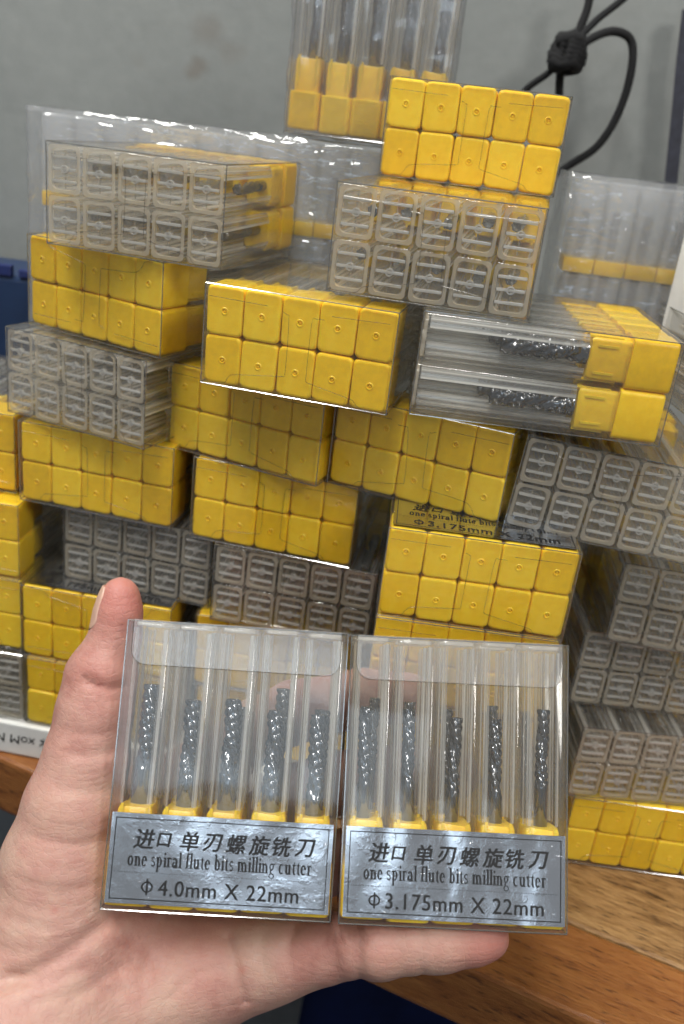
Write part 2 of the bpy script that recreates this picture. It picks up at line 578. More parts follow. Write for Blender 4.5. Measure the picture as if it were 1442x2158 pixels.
def make_tube():
    mb = MB()
    w, d, y0, y1 = 9.2, 11.95, 11.05, 59.2
    out_l = rrect(w + .1, d + .15, 1.1, 4)
    inn = rrect(7.5, 10.3, 1.9, 4)
    mid = rrect(9.1, 11.85, 1.2, 4)

    def lp(l, y):
        return [(x, y, z) for x, z in l]
    mb.loft([lp(out_l, y0), lp(out_l, y1 - 0.5), lp(mid, y1 - 0.12), lp(rrect(8.75, 11.45, 1.1, 4), y1)], 0, False, False)
    # end: rim, then a sunk window with ribs and a ring
    win = rrect(7.1, 9.9, 1.4, 4)
    mb.loft([lp(rrect(8.75, 11.45, 1.1, 4), y1), lp(win, y1), lp(rrect(6.8, 9.6, 1.4, 4), y1 - 0.8)], 2, False, False)
    fl_ = rrect(6.8, 9.6, 1.4, 4)
    mb.add(lp(fl_, y1 - 0.8), [tuple(range(len(fl_)))], 4)
    for z in (2.9, 0.0, -2.9):
        mb.box(-3.35, 3.35, y1 - 0.75, y1 + 0.1, z - 0.38, z + 0.38, 1, 0.22)
    mb.box(-0.2, 0.2, y1 - 0.76, y1 - 0.45, 0.6, 4.6, 4, 0.08)
    mb.box(-0.16, 0.16, y1 - 0.76, y1 - 0.5, -4.5, -0.6, 4, 0.07)
    ring = []
    for k in range(14):
        a = 2 * math.pi * k / 14
        ring.append((math.cos(a), math.sin(a)))
    mb.loft([[(x * 1.05, y1 - 0.75, z * 1.05) for x, z in ring], [(x * 1.0, y1 + 0.16, z * 1.0) for x, z in ring], [(x * 0.7, y1 + 0.2, z * 0.7) for x, z in ring],
             [(x * 0.5, y1 - 0.5, z * 0.5) for x, z in ring]], 1, False, True)
    # the bore is round-cornered: thick corner fillets, light streaks painted lengthwise into their haze
    for sx in (-1, 1):
        for sz in (-1, 1):
            rows = []
            for y in (20.9, 57.9):
                rows.append([(sx * x, y, sz * z) for x, z in ((2.5, 5.35), (2.85, 5.05), (3.2, 4.7), (3.5, 4.1), (3.75, 3.3), (3.95, 2.4))])
            n = len(rows[0])
            mb.add(rows[0] + rows[1], [(k, k + 1, n + k + 1, n + k) for k in range(n - 1)], 3)
    for q in mb.v:
        q *= MM
    return mb


def make_bit(dia, length, flute, seed):
    """one-flute cutter: knurled teeth on a spiral land, a deep helical gullet, plain shank"""
    rnd = random.Random(seed)
    mb = MB()
    R = dia / 2
    na, nl = 48, 132
    loops = []
    ph = rnd.random() * 6.28
    y_start = length - flute
    loops.append([(R * .97 * math.cos(2 * math.pi * k / na), 0, R * .97 * math.sin(2 * math.pi * k / na)) for k in range(na)])
    loops.append([(R * .97 * math.cos(2 * math.pi * k / na), y_start - 0.1, R * .97 * math.sin(2 * math.pi * k / na)) for k in range(na)])
    for i in range(nl + 1):
        y = y_start + flute * i / nl
        row = []
        for k in range(na):
            a = 2 * math.pi * k / na
            g = (a - ph - 2 * math.pi * (y - y_start) / 17.0) % (2 * math.pi)
            run = min(1, (y - y_start) / 2.5)
            gul = math.exp(-((g - 0.85) / 0.6) ** 2)
            land = 1 - 0.10 * min(1, max(0, g - 1.9) / 2.2)
            band = math.exp(-((g - 2.1) / 0.7) ** 2)
            notch = max(0.0, math.cos(2 * math.pi * (y - y_start) / 2.1)) ** 0.8
            r = R * (1 - run * (0.66 * gul + (1 - land) * (1 - gul) + 0.20 * min(1, band) * notch))
            row.append((r * math.cos(a), y, r * math.sin(a)))
        rings.append(row)
    mb.loft(rings, 0, False, True)
    # insert that reaches up the clear tube
    loops = []
    for y, ins in ((10.9, 0), (19.6, 0), (20.2, -0.3)):
        l = rrect(7.3 + 2 * ins, 10.1 + 2 * ins, 0.9, 4)
        loops.append([(x, y + (rnd.uniform(-.25, .35) if y > 20 else 0), z) for x, z in l])
    mb.loft(loops, 0, False, True)
    # ridges pressed into the two narrow sides, ribs on the insert
    for k in range(9):
        for s in (-1, 1):
            y = 1.8 + k * 1.02
            mb.box(-3.2, 3.2, y, y + 0.5, s * 6.0 - 0.18, s * 6.0 + 0.18, 0)
    for x in (-2.6, 2.6):
        for s in (-1, 1):
            mb.box(x - 0.3, x + 0.3, 13.0, 20.4 + rnd.uniform(-0.2, 0.6), s * 5.1 - 0.25, s * 5.1 + 0.25, 0)
    for z in (-3.2, 3.2):
        for s in (-1, 1):
            mb.box(s * 3.68 - 0.2, s * 3.68 + 0.2, 14.0, 18.8, z - 0.3, z + 0.3, 0)
    for q in mb.v:
        q *= MM
    return mb


def make_tube():
    mb = MB()
    w, d, y0, y1 = 9.2, 11.95, 11.05, 59.2
    out_l = rrect(w + .1, d + .15, 1.1, 4)
    inn = rrect(7.5, 10.3, 1.9, 4)
    mid = rrect(9.1, 11.85, 1.2, 4)

    def lp(l, y):
        return [(x, y, z) for x, z in l]
    mb.loft([lp(out_l, y0), lp(out_l, y1 - 0.5), lp(mid, y1 - 0.12), lp(rrect(8.75, 11.45, 1.1, 4), y1)], 0, False, False)
    # end: rim, then a sunk window with ribs and a ring
    win = rrect(7.1, 9.9, 1.4, 4)
    mb.loft([lp(rrect(8.75, 11.45, 1.1, 4), y1), lp(win, y1), lp(rrect(6.8, 9.6, 1.4, 4), y1 - 0.8)], 2, False, False)
    fl_ = rrect(6.8, 9.6, 1.4, 4)
    mb.add(lp(fl_, y1 - 0.8), [tuple(range(len(fl_)))], 4)
    for z in (2.9, 0.0, -2.9):
        mb.box(-3.35, 3.35, y1 - 0.75, y1 + 0.1, z - 0.38, z + 0.38, 1, 0.22)
    mb.box(-0.2, 0.2, y1 - 0.76, y1 - 0.45, 0.6, 4.6, 4, 0.08)
    mb.box(-0.16, 0.16, y1 - 0.76, y1 - 0.5, -4.5, -0.6, 4, 0.07)
    ring = []
    for k in range(14):
        a = 2 * math.pi * k / 14
        ring.append((math.cos(a), math.sin(a)))
    mb.loft([[(x * 1.05, y1 - 0.75, z * 1.05) for x, z in ring], [(x * 1.0, y1 + 0.16, z * 1.0) for x, z in ring], [(x * 0.7, y1 + 0.2, z * 0.7) for x, z in ring],
             [(x * 0.5, y1 - 0.5, z * 0.5) for x, z in ring]], 1, False, True)
    # the bore is round-cornered: thick corner fillets, light streaks painted lengthwise into their haze
    for sx in (-1, 1):
        for sz in (-1, 1):
            rows = []
            for y in (20.9, 57.9):
                rows.append([(sx * x, y, sz * z) for x, z in ((2.5, 5.35), (2.85, 5.05), (3.2, 4.7), (3.5, 4.1), (3.75, 3.3), (3.95, 2.4))])
            n = len(rows[0])
            mb.add(rows[0] + rows[1], [(k, k + 1, n + k + 1, n + k) for k in range(n - 1)], 3)
    for q in mb.v:
        q *= MM
    return mb


def make_bit(dia, length, flute, seed):
    """one-flute cutter: knurled teeth on a spiral land, a deep helical gullet, plain shank"""
    rnd = random.Random(seed)
    mb = MB()
    R = dia / 2
    na, nl = 48, 132
    loops = []
    ph = rnd.random() * 6.28
    y_start = length - flute
    loops.append([(R * .97 * math.cos(2 * math.pi * k / na), 0, R * .97 * math.sin(2 * math.pi * k / na)) for k in range(na)])
    loops.append([(R * .97 * math.cos(2 * math.pi * k / na), y_start - 0.1, R * .97 * math.sin(2 * math.pi * k / na)) for k in range(na)])
    for i in range(nl + 1):
        y = y_start + flute * i / nl
        row = []
        for k in range(na):
            a = 2 * math.pi * k / na
            g = (a - ph - 2 * math.pi * (y - y_start) / 17.0) % (2 * math.pi)
            gul = math.exp(-((g - 1.0) / 0.62) ** 2)
            a2 = a - 2 * math.pi * (y - y_start) / 34.0
            teeth = (0.5 + 0.5 * math.cos(7 * a2)) * (0.5 + 0.5 * math.cos(2 * math.pi * (y - y_start) / 1.75 + 2 * a2))
            run = min(1, (y - y_start) / 2.0)
            r = R * (1 - 0.42 * gul * run) * (1 - 0.16 * run * (1 - min(1, teeth * 1.8)) * (1 - gul))
            row.append((r * math.cos(a), y, r * math.sin(a)))
        loops.append(row)
    last = loops[-1]
    loops.append([(x * 0.7, length - 0.25 + 0.35 * math.sin(math.atan2(z, x)), z * 0.7) for x, y, z in last])
    mb.loft(loops, 0, True, True)
    for q in mb.v:
        q *= MM
    return mb


def master(mb, name, mats, smooth=False):
    o = mb.build(name, mats, None, smooth)
    if not smooth:
        o.data.polygons.foreach_set('use_smooth', [True] * len(o.data.polygons))
        bm = bmesh.new()
        bm.from_mesh(o.data)
        for e in bm.edges:
            if len(e.link_faces) == 2 and e.calc_face_angle(0) > math.radians(38):
                e.smooth = False
        bm.to_mesh(o.data)
        bm.free()
    me = o.data
    bpy.data.objects.remove(o)
    return me


CAP = [master(make_cap(k), 'cap', M['yellow']) for k in range(3)]
TUBE = master(make_tube(), 'tube', [M['tube'], M['rib'], M['end'], M['streak'], M['window']])
BIT4 = [master(make_bit(4.0, 35, 18.0, k), 'milling_bit', M['carbide'], True) for k in range(5)]
BIT3 = [master(make_bit(3.0, 35, 17.0, 10 + k), 'milling_bit', M['carbide'], True) for k in range(5)]


def grid_box(x0, x1, y0, y1, z0, z1, res, amp, seed):
    nx, ny, nz = [max(3, int((b - a) / res)) for a, b in ((x0, x1), (y0, y1), (z0, z1))]
    vs_, fs, seen = [], [], {}

    def vert(i, j, k):
        key = (i, j, k)
        if key not in seen:
            q = Vector((x0 + (x1 - x0) * i / nx, y0 + (y1 - y0) * j / ny, z0 + (z1 - z0) * k / nz))
            n = Vector(((1 if i == nx else -1 if i == 0 else 0), (1 if j == ny else -1 if j == 0 else 0), (1 if k == nz else -1 if k == 0 else 0)))
            if n.length < 1.1:
                q += n * amp * (noise.noise(q * 0.09 + Vector((seed, 0, 0))) * 2 + noise.noise(q * 0.25 + Vector((0, seed, 0))))
            seen[key] = len(vs_)
            vs_.append(q)
        return seen[key]
    for a, b, cf, fn in ((nx, ny, (0, nz), lambda i, j, c: (i, j, c)), (nx, nz, (0, ny), lambda i, j, c: (i, c, j)), (ny, nz, (0, nx), lambda i, j, c: (c, i, j))):
        for c in cf:
            for i in range(a):
                for j in range(b):
                    fs.append((vert(*fn(i, j, c)), vert(*fn(i + 1, j, c)), vert(*fn(i + 1, j + 1, c)), vert(*fn(i, j + 1, c))))
    return vs_, fs


def make_case(variant, label_side=False):
    rnd = random.Random(variant * 13 + 1)
    mb = MB()
    w, l, h = BW / 2, BL, BH
    gv, gf = grid_box(-w, w, 0, l, 0, h, 5.0, 0.07, variant * 3.7)
    mb.add(gv, gf, 0)
    r = 0.16
    for x in (-w + .1, w - .1):
        for z in (.1, h - .1):
            mb.tube([(x, .15, z), (x + rnd.uniform(-.1, .1), l / 2, z), (x, l - .15, z)], r, 5, 1)
        for y in (.1, l - .1):
            mb.tube([(x, y, .15), (x, y, h - .15)], r, 5, 1)
    for y in (.1, l - .1):
        for z in (.1, h - .1):
            mb.tube([(-w + .15, y, z), (w - .15, y, z)], r, 5, 1)
    # tuck flaps on both ends: the cut edges of the inner sheets
    fx = rnd.choice((-1, 1))
    fz = rnd.choice((-1, 1))
    for yy, sy in ((0.16, 1), (l - 0.16, -1)):
        j = lambda: rnd.uniform(-.5, .5)
        a = [(-4.2, 20.8), (-3.0, 20.2), (-2.7 + j(), 19.0), (-2.6 + j(), 6.4), (-3.1, 5.2), (-4.5, 4.9), (-14 + j(), 3.9 + j()), (-16.5, 2.9), (-17.8, 0.9), (-20.5, 0.5)]
        b = [(6.2, 20.4), (4.2, 20.3), (3.2, 19.2), (2.6 + j(), 6.2), (3.2, 4.9), (4.5, 4.4), (13.5 + j(), 2.6), (15.5, 2.0), (16.8, 0.7), (20.5, 0.4)]
        c = [(-23, 21.9), (-8, 21.7 + j() * .4)]
        d = [(8, 21.5), (22, 21.8 + j() * .4)]
        for q in (a, b, c, d):
            pts = [(fx * x, yy, (z if fz > 0 else h - z)) for x, z in q]
            mb.tube(smooth_path(pts, 3), 0.055, 4, 2)
    for q in mb.v:
        q *= MM
    return master(mb, 'case', [M['case'], M['fold'], M['seam']])


CASE = [make_case(k) for k in range(6)]

# ------------------------------------------------------------------ lettering
THK, THN = 0.27, 0.125


def ringseg(cx, cz, rx, ry, a0, a1, tx=THK, ty=THN):
    n = max(4, int(abs(a1 - a0) / 15))
    o_, i_ = [], []
    for k in range(n + 1):
        a = math.radians(a0 + (a1 - a0) * k / n)
        o_.append((cx + rx * math.cos(a), cz + ry * math.sin(a)))
        i_.append((cx + (rx - tx) * math.cos(a), cz + (ry - ty) * math.sin(a)))
    return [[o_[k], o_[k + 1], i_[k + 1], i_[k]] for k in range(n)]


def rect(x0, x1, z0, z1):
    return [[(x0, z0), (x1, z0), (x1, z1), (x0, z1)]]


def stem(x, z0, z1, bot=True, top=True):
    r = rect(x, x + THK, z0, z1)
    if bot:
        r += rect(x - .12, x + THK + .12, z0, z0 + .07)
    if top:
        r += [[(x - .16, z1 - .14), (x + .01, z1 - .16), (x + .01, z1), (x - .02, z1)]]
    return r


GL = {
    'o': (ringseg(.45, .5, .42, .53, 0, 360), .97),
    'n': (stem(.16, 0, 1) + ringseg(.5, .6, .36, .42, 0, 150) + stem(.65, 0, .62, True, False), 1.08),
    'e': (ringseg(.42, .5, .4, .53, 5, 318) + rect(.1, .8, .54, .61), .9),
    's': (ringseg(.36, .75, .28, .28, 30, 265, .16) + ringseg(.37, .27, .3, .29, -150, 90, .16), .76),
    'p': (stem(.16, -.55, 1) + ringseg(.5, .5, .4, .53, -155, 155), 1.04),
    'i': (stem(.16, 0, 1) + ringseg(.26, 1.38, .13, .13, 0, 360, .13, .13), .5),
    'r': (stem(.16, 0, 1) + ringseg(.5, .66, .3, .36, 30, 160, .16), .78),
    'a': (ringseg(.36, .28, .3, .31, 60, 360) + stem(.55, 0, .75, False, False) + rect(.7, .88, 0, .1) + ringseg(.42, .7, .34, .33, 0, 165), .95),
    'l': (stem(.16, 0, 1.6), .5),
    'f': (stem(.22, 0, 1.25, True, False) + ringseg(.52, 1.25, .3, .36, 35, 180) + rect(.02, .62, .93, 1), .66),
    'u': (stem(.16, .36, 1, False) + ringseg(.5, .38, .34, .41, 180, 330) + stem(.65, 0, 1), 1.08),
    't': (rect(.2, .41, .2, 1.0) + [[(.2, 1.0), (.41, 1.0), (.41, 1.36)]] + rect(.02, .62, .93, 1) + ringseg(.47, .25, .27, .28, 180, 305), .66),
    'b': (stem(.16, 0, 1.6, False) + ringseg(.52, .5, .4, .53, -155, 155), 1.04),
    'm': (stem(.16, 0, 1) + ringseg(.5, .6, .36, .42, 0, 150) + stem(.65, 0, .62, True, False) + ringseg(1.0, .6, .36, .42, 0, 150) + stem(1.15, 0, .62, True, False), 1.58),
    'g': (ringseg(.42, .66, .33, .37, 0, 360, .18) + ringseg(.45, -.27, .4, .28, 0, 360, .13, .08) + [[(.22, .36), (.36, .3), (.42, -.02), (.2, .0)]] + rect(.68, .9, .9, 1.0), .97),
    'c': (ringseg(.42, .5, .4, .53, 48, 312), .86),
}


def serif_polys(text):
    x, polys = 0.0, []
    for ch in text:
        if ch == ' ':
            x += .45
            continue
        g, adv = GL[ch]
        polys += [[(px_ + x, pz_) for px_, pz_ in q] for q in g]
        x += adv
    return polys, x


def text_mesh(body, shear=0.0, offset=0.0, spacing=1.0):
    c = bpy.data.curves.new('t', 'FONT')
    c.body, c.shear, c.offset, c.space_character, c.resolution_u = body, shear, offset, spacing, 3
    o = bpy.data.objects.new('t', c)
    col.objects.link(o)
    bpy.context.view_layer.update()
    me = bpy.data.meshes.new_from_object(o.evaluated_get(bpy.context.evaluated_depsgraph_get()))
    v = np.array([q.co[:2] for q in me.vertices])
    f = [tuple(q.vertices) for q in me.polygons]
    bpy.data.objects.remove(o)
    bpy.data.meshes.remove(me)
    bpy.data.curves.remove(c)
    lo, hi = v.min(0), v.max(0)
    return (v - lo), f, hi - lo


LW, LH = 46.6, 18.2


def make_label(size_text):
    foil = MB()
    # sheet with a slight ripple; x across, y up, z out
    nx, ny = 40, 16
    g = [(-LW / 2 + LW * i / nx, LH * k / ny, 0.34 + 0.05 * noise.noise((i * .35, k * .35, len(size_text)))) for k in range(ny + 1) for i in range(nx + 1)]
    foil.add(g, [(k * (nx + 1) + i, k * (nx + 1) + i + 1, (k + 1) * (nx + 1) + i + 1, (k + 1) * (nx + 1) + i) for k in range(ny) for i in range(nx)])
    ink = MB()
    zt = 0.43

    def poly(q):
        ink.add([(x, y, zt) for x, y in q], [tuple(range(len(q)))])

    def bar(x0, x1, y0, y1):
        poly([(x0, y0), (x1, y0), (x1, y1), (x0, y1)])
    bx, b0, b1, t = LW / 2 - 0.85, 0.85, LH - 0.95, 0.19
    bar(-bx, bx, b0, b0 + t)
    bar(-bx, bx, b1 - t, b1)
    bar(-bx, -bx + t, b0, b1)
    bar(bx - t, bx, b0, b1)
    # the eight characters, spaced apart
    chars = '进口单刃螺旋铣刀'
    for k, ch in enumerate(chars):
        v, f, s = text_mesh(ch, 0.16, 0.0)
        hgt = 2.7 if ch == '口' else (3.5 if ch in '刃刀' else 3.9)
        sc_ = hgt / s[1]
        x0 = -18.3 + k * 4.83
        y0 = LH - 5.1 - hgt / 2
        for ox, oy, oz in ((-.11, 0, 0), (.11, .04, .004), (0, -.07, .008)):
            ink.add([(x0 + ox + q[0] * sc_ * 0.98, y0 + oy + q[1] * sc_, zt + oz) for q in v], f)
    ps, wd = serif_polys('one spiral flute bits milling cutter')
    kx, ky = 38.6 / wd, 1.95
    for q in ps:
        poly([(-19.3 + x * kx, LH - 10.55 + y * ky) for x, y in q])
    for k in range(84):
        x = -LW / 2 + 1.5 + k * (LW - 3) / 84
        bar(x, x + 0.16, LH - 11.95, LH - 11.79)
    v, f, s = text_mesh(size_text[1:], 0, 0.0, 1.08)
    kx = (29.2 if '4.0' in size_text else 33.2) / s[0]
    ky = 3.15 / s[1]
    x0 = -(s[0] * kx) / 2 + 2.2
    for q in ringseg(x0 - 2.35, 3.5, 1.25, 1.1, 0, 360, .36, .3) + rect(x0 - 2.55, x0 - 2.15, 1.9, 5.1):
        poly(q)
    for ox, oz in ((-.05, 0), (.05, .004)):
        ink.add([(x0 + ox + q[0] * kx, 1.9 + q[1] * ky, zt + oz) for q in v], f)
    for q in foil.v + ink.v:
        q *= MM
    fo = foil.build('label', M['foil'], None, True)
    io = ink.build('lettering', M['ink'], None)
    r = (fo.data, io.data)
    bpy.data.objects.remove(fo)
    bpy.data.objects.remove(io)
    return r


LABEL = {s: make_label(s) for s in ('Φ4.0mm X 22mm', 'Φ3.175mm X 22mm')}

# ------------------------------------------------------------------ a box of ten milling bits
nbox = [0]


def bit_box(label, mtx, bits=None, size=None, group='clear boxes of milling bits', detail=True):
    k = nbox[0]
    nbox[0] += 1
    rnd = random.Random(100 + k)
    root = empty('milling_bit_box', (0, 0, 0))
    root.matrix_world = mtx
    tag(root, label, 'box', group)
    o = bpy.data.objects.new('case', CASE[k % len(CASE)])
    col.objects.link(o)
    o.parent = root
    for j in (0, 1):
        for i in range(5):
            x, z = (i - 2) * PX + rnd.uniform(-.06, .06), BH / 2 + (j - .5) * PZ + rnd.uniform(-.08, .08)
            yoff = 0.2 + rnd.uniform(0, 0.55)
            t = bpy.data.objects.new('tube', TUBE)
            col.objects.link(t)
            t.parent = root
            t.matrix_local = Matrix.Translation((x * MM, yoff * MM, z * MM)) @ Matrix.Rotation(rnd.uniform(-.02, .02), 4, 'Y')
            c = bpy.data.objects.new('cap', CAP[rnd.randrange(3)])
            col.objects.link(c)
            c.parent = t
            if bits:
                b = bpy.data.objects.new('milling_bit', rnd.choice(bits))
                col.objects.link(b)
                b.parent = t
                b.matrix_local = Matrix.Translation((rnd.uniform(-.5, .5) * MM, (8.4 + rnd.uniform(-2.6, 2.4)) * MM, rnd.uniform(-.5, .5) * MM)) @ \
                    Matrix.Rotation(rnd.uniform(-.035, .035), 4, 'Z') @ Matrix.Rotation(rnd.uniform(-.03, .03), 4, 'X') @ Matrix.Rotation(rnd.uniform(0, 6.28), 4, 'Y')
    if group == 'boxes held in the hand':
        fb_ = MB()
        r_, x1_, ya, yb = 3.2, 22.6, 60.2, 50.6
        pts = [(-x1_, ya), (-x1_, yb + r_)]
        pts += [(-x1_ + r_ - r_ * math.cos(a), yb + r_ - r_ * math.sin(a)) for a in (0.4, 0.8, 1.2, 1.57)]
        pts += [(x1_ - r_ + r_ * math.sin(a), yb + r_ - r_ * math.cos(a)) for a in (0.0, 0.4, 0.8, 1.2, 1.57)]
        pts += [(x1_, ya)]
        fb_.add([(x, y, BH + 0.22) for x, y in pts], [tuple(range(len(pts)))], 0)
        fb_.tube([(x, y, BH + 0.24) for x, y in pts], 0.06, 4, 1)
        for q in fb_.v:
            q *= MM
        fb_.build('tuck_flap', [M['flap'], M['seam']], root)
    if size:
        fm, im = LABEL[size]
        lo = bpy.data.objects.new('label', fm)
        col.objects.link(lo)
        lo.parent = root
        lo.location = (0.1 * MM, 1.6 * MM, BH * MM)
        lo['label'] = 'silver foil label with black lettering'
        io = bpy.data.objects.new('lettering', im)
        col.objects.link(io)
        io.parent = lo
    return root


def stand(kind, yaw, x, y, z, roll=0.0):
    """Y: caps to the front; C: clear tube ends to the front; S: long side to the front, caps to the right"""
    yaw = math.radians(yaw)
    base = Matrix.Translation(wm((x, y, z))) @ Matrix.Rotation(yaw, 4, 'Z')
    if roll:
        piv = Matrix.Translation((-BW / 2 * MM, 0, 0))
        base = base @ piv @ Matrix.Rotation(math.radians(roll), 4, 'Y') @ piv.inverted()
    if kind == 'Y':
        return base
    if kind == 'C':
        return base @ Matrix.Translation((0, BL * MM, 0)) @ Matrix.Rotation(math.pi, 4, 'Z')
    return base @ Matrix.Translation((BL / 2 * MM, BW / 2 * MM, 0)) @ Matrix.Rotation(math.pi / 2, 4, 'Z')


BIT6 = [master(make_bit(5.4, 33, 20.5, 30 + k), 'milling_bit', M['carbide'], True) for k in range(3)]
S3, S4 = 'Φ3.175mm X 22mm', 'Φ4.0mm X 22mm'
G = 'clear boxes of milling bits in the stack'
stack = [
    ('Y', (-8.0, 22.3, 265.5, -11.9), 'yellow-capped box highest of the stack, on top of a clear-ended box', None, None),
    ('C', (-9.4, 13.4, 217.8, -37.0), 'clear-ended box with ribbed tube ends directly under the topmost yellow-capped box', BIT3, None),
    ('C', (-11.8, -60.7, 236.8, -37.0), 'clear-ended box on the left, topmost of the left column', BIT3, None),
    ('Y', (-26.8, -74.0, 247.3, -62.3), 'yellow-capped box turned aside, just under the topmost clear-ended box on the left', None, None),
    ('Y', (-10.9, -15.8, 218.9, -63.6), 'bright yellow-capped box jutting forward in the middle of the stack', None, None),
    ('S', (-1.6, 43.1, 212.1, -62.1), 'box lying side-on with two dark bits and yellow caps at its right end', BIT6, None),
    ('C', (-22.3, -77.9, 243.8, -87.6), 'clear-ended box at the left edge between two rows of yellow-capped boxes', BIT3, None),
    ('Y', (-21.4, -30.2, 239.0, -90.4), 'half-shaded yellow-capped box right below the jutting middle box', None, None),
    ('Y', (-19.7, 17.4, 226.1, -90.2), 'yellow-capped box under the left end of the side-on box', None, None),
    ('C', (-4.2, 65.4, 216.1, -89.8, 4.0), 'clear-ended box drooping to the right under the side-on box', BIT3, None),
    ('Y', (-9.6, -72.6, 246.4, -114.0), 'yellow-capped box under the lower clear-ended box on the left', None, None),
    ('Y', (-3.8, -123.2, 257.0, -114.5), 'yellow-capped box cut by the left edge, highest of those cut there', None, None),
    ('Y', (-9.6, -19.7, 238.1, -115.4), 'yellow-capped box at the centre, above the clear-ended boxes behind the held boxes', None, None),
    ('Y', (-2.3, 36.0, 207.6, -115.1), 'yellow-capped box with a silver label on top, above the right held box', None, S3),
    ('C', (-5.6, 103.1, 229.3, -127.0), 'clear-ended box at the right edge, uppermost of three dim ones there', BIT3, None),
    ('Y', (-4.2, -119.8, 249.4, -140.0), 'yellow-capped box at the left edge with its right side showing', None, None),
    ('C', (-9.7, -60.6, 249.2, -140.0), 'clear-ended box set back above the thumb tip', BIT3, None),
    ('C', (-7.9, -11.7, 236.1, -140.4), 'clear-ended box right of the thumb, just above the left held box', BIT3, None),
    ('Y', (-1.7, 35.9, 207.2, -140.2), 'yellow-capped box of which only a strip shows over the right held box', None, None),
    ('C', (0.1, 98.7, 236.7, -152.2), 'clear-ended box at the right edge, middle of three dim ones there', BIT3, None),
    ('Y', (-4.0, -119.3, 248.9, -165.1), 'yellow-capped box at the left edge, lowest yellow one there', None, None),
    ('Y', (-5.7, -71.2, 243.2, -165.1), 'yellow-capped box with silver label on top, behind the thumb', None, S3),
    ('C', (2.7, 101.1, 226.1, -177.4), 'clear-ended box at the right edge, resting on the lowest yellow-capped box', BIT3, None),
    ('C', (-4.2, -118.5, 246.8, -190.2), 'clear-ended box at the left edge, lowest there, on the white carton', None, None),
    ('Y', (-5.1, -70.2, 242.5, -190.2), 'lowest yellow-capped box left of the thumb, on the white carton', None, None),
    ('Y', (-1.1, 103.9, 224.5, -202.6), 'yellow-capped box standing on the wooden table right of the held boxes', None, None),
    ('Y', (-3.0, -16.0, 240.0, -165.3), 'yellow-capped box seen only through the left held box, upper one', None, None),
    ('Y', (-3.0, -15.0, 241.0, -190.2), 'yellow-capped box seen only through the left held box, lower one', None, None),
    ('Y', (-2.0, 36.0, 211.0, -165.3), 'yellow-capped box seen only through the right held box, upper one', None, None),
    ('Y', (-2.0, 36.5, 212.0, -190.2), 'yellow-capped box seen only through the right held box, lower one', None, None),
    ('Y', (4.0, 118.0, 238.0, -64.5), 'yellow-capped box cut by the right edge beside the side-on box', None, None),
]
for kind, pose, lab, bits, size in stack:
    bit_box(lab, stand(kind, *pose), bits, size, G)


def held(c, rv):
    a = Vector(np.radians(rv))
    rm = Matrix.Rotation(a.length, 3, a.normalized())
    X, Y, Z = rm.col[0], -rm.col[1], -rm.col[2]
    o = Vector(c) + rm @ Vector((0, BL / 2, BH))
    rc = Matrix(RC.T.tolist())
    m3 = Matrix((X, Y, Z)).transposed()
    m4 = (rc @ m3).to_4x4()
    m4.translation = cam_mm(o)
    return m4


HG = 'boxes held in the hand'
bit_box('upright box held in the hand, left one, labelled 4.0mm', held((-24.4, 54.55, 195.4), (-8.0, -2.0, 3.9)), BIT4, S4, HG)
bit_box('upright box held in the hand, right one, labelled 3.175mm', held((24.6, 57.8, 197.2), (-10.0, -0.3, 2.8)), BIT3, S3, HG)

# ------------------------------------------------------------------ white carton under the left stack
root = empty('white_carton', wm((-70, 240.5, TABLE)))
tag(root, 'flat white carton under the left stack with printed front edge', 'carton')
mb = MB()
mb.box(-0.085, 0.145, 0, 0.075, 0.0003, 0.0123, 0, 0.0006)
mb.build('body', M['paper'], root)
v, f, s = text_mesh('X ¢ xoM N', 0.1, 0.0)
k = 0.0042 / s[1]
mb = MB()
mb.add([(-0.012 - q[0] * k, -0.0002, 0.0092 - q[1] * k) for q in v], f)
mb.build('lettering', M['ink'], root)
root.rotation_euler = (0, 0, math.radians(-6))

# ------------------------------------------------------------------ film-wrapped bundles at the back


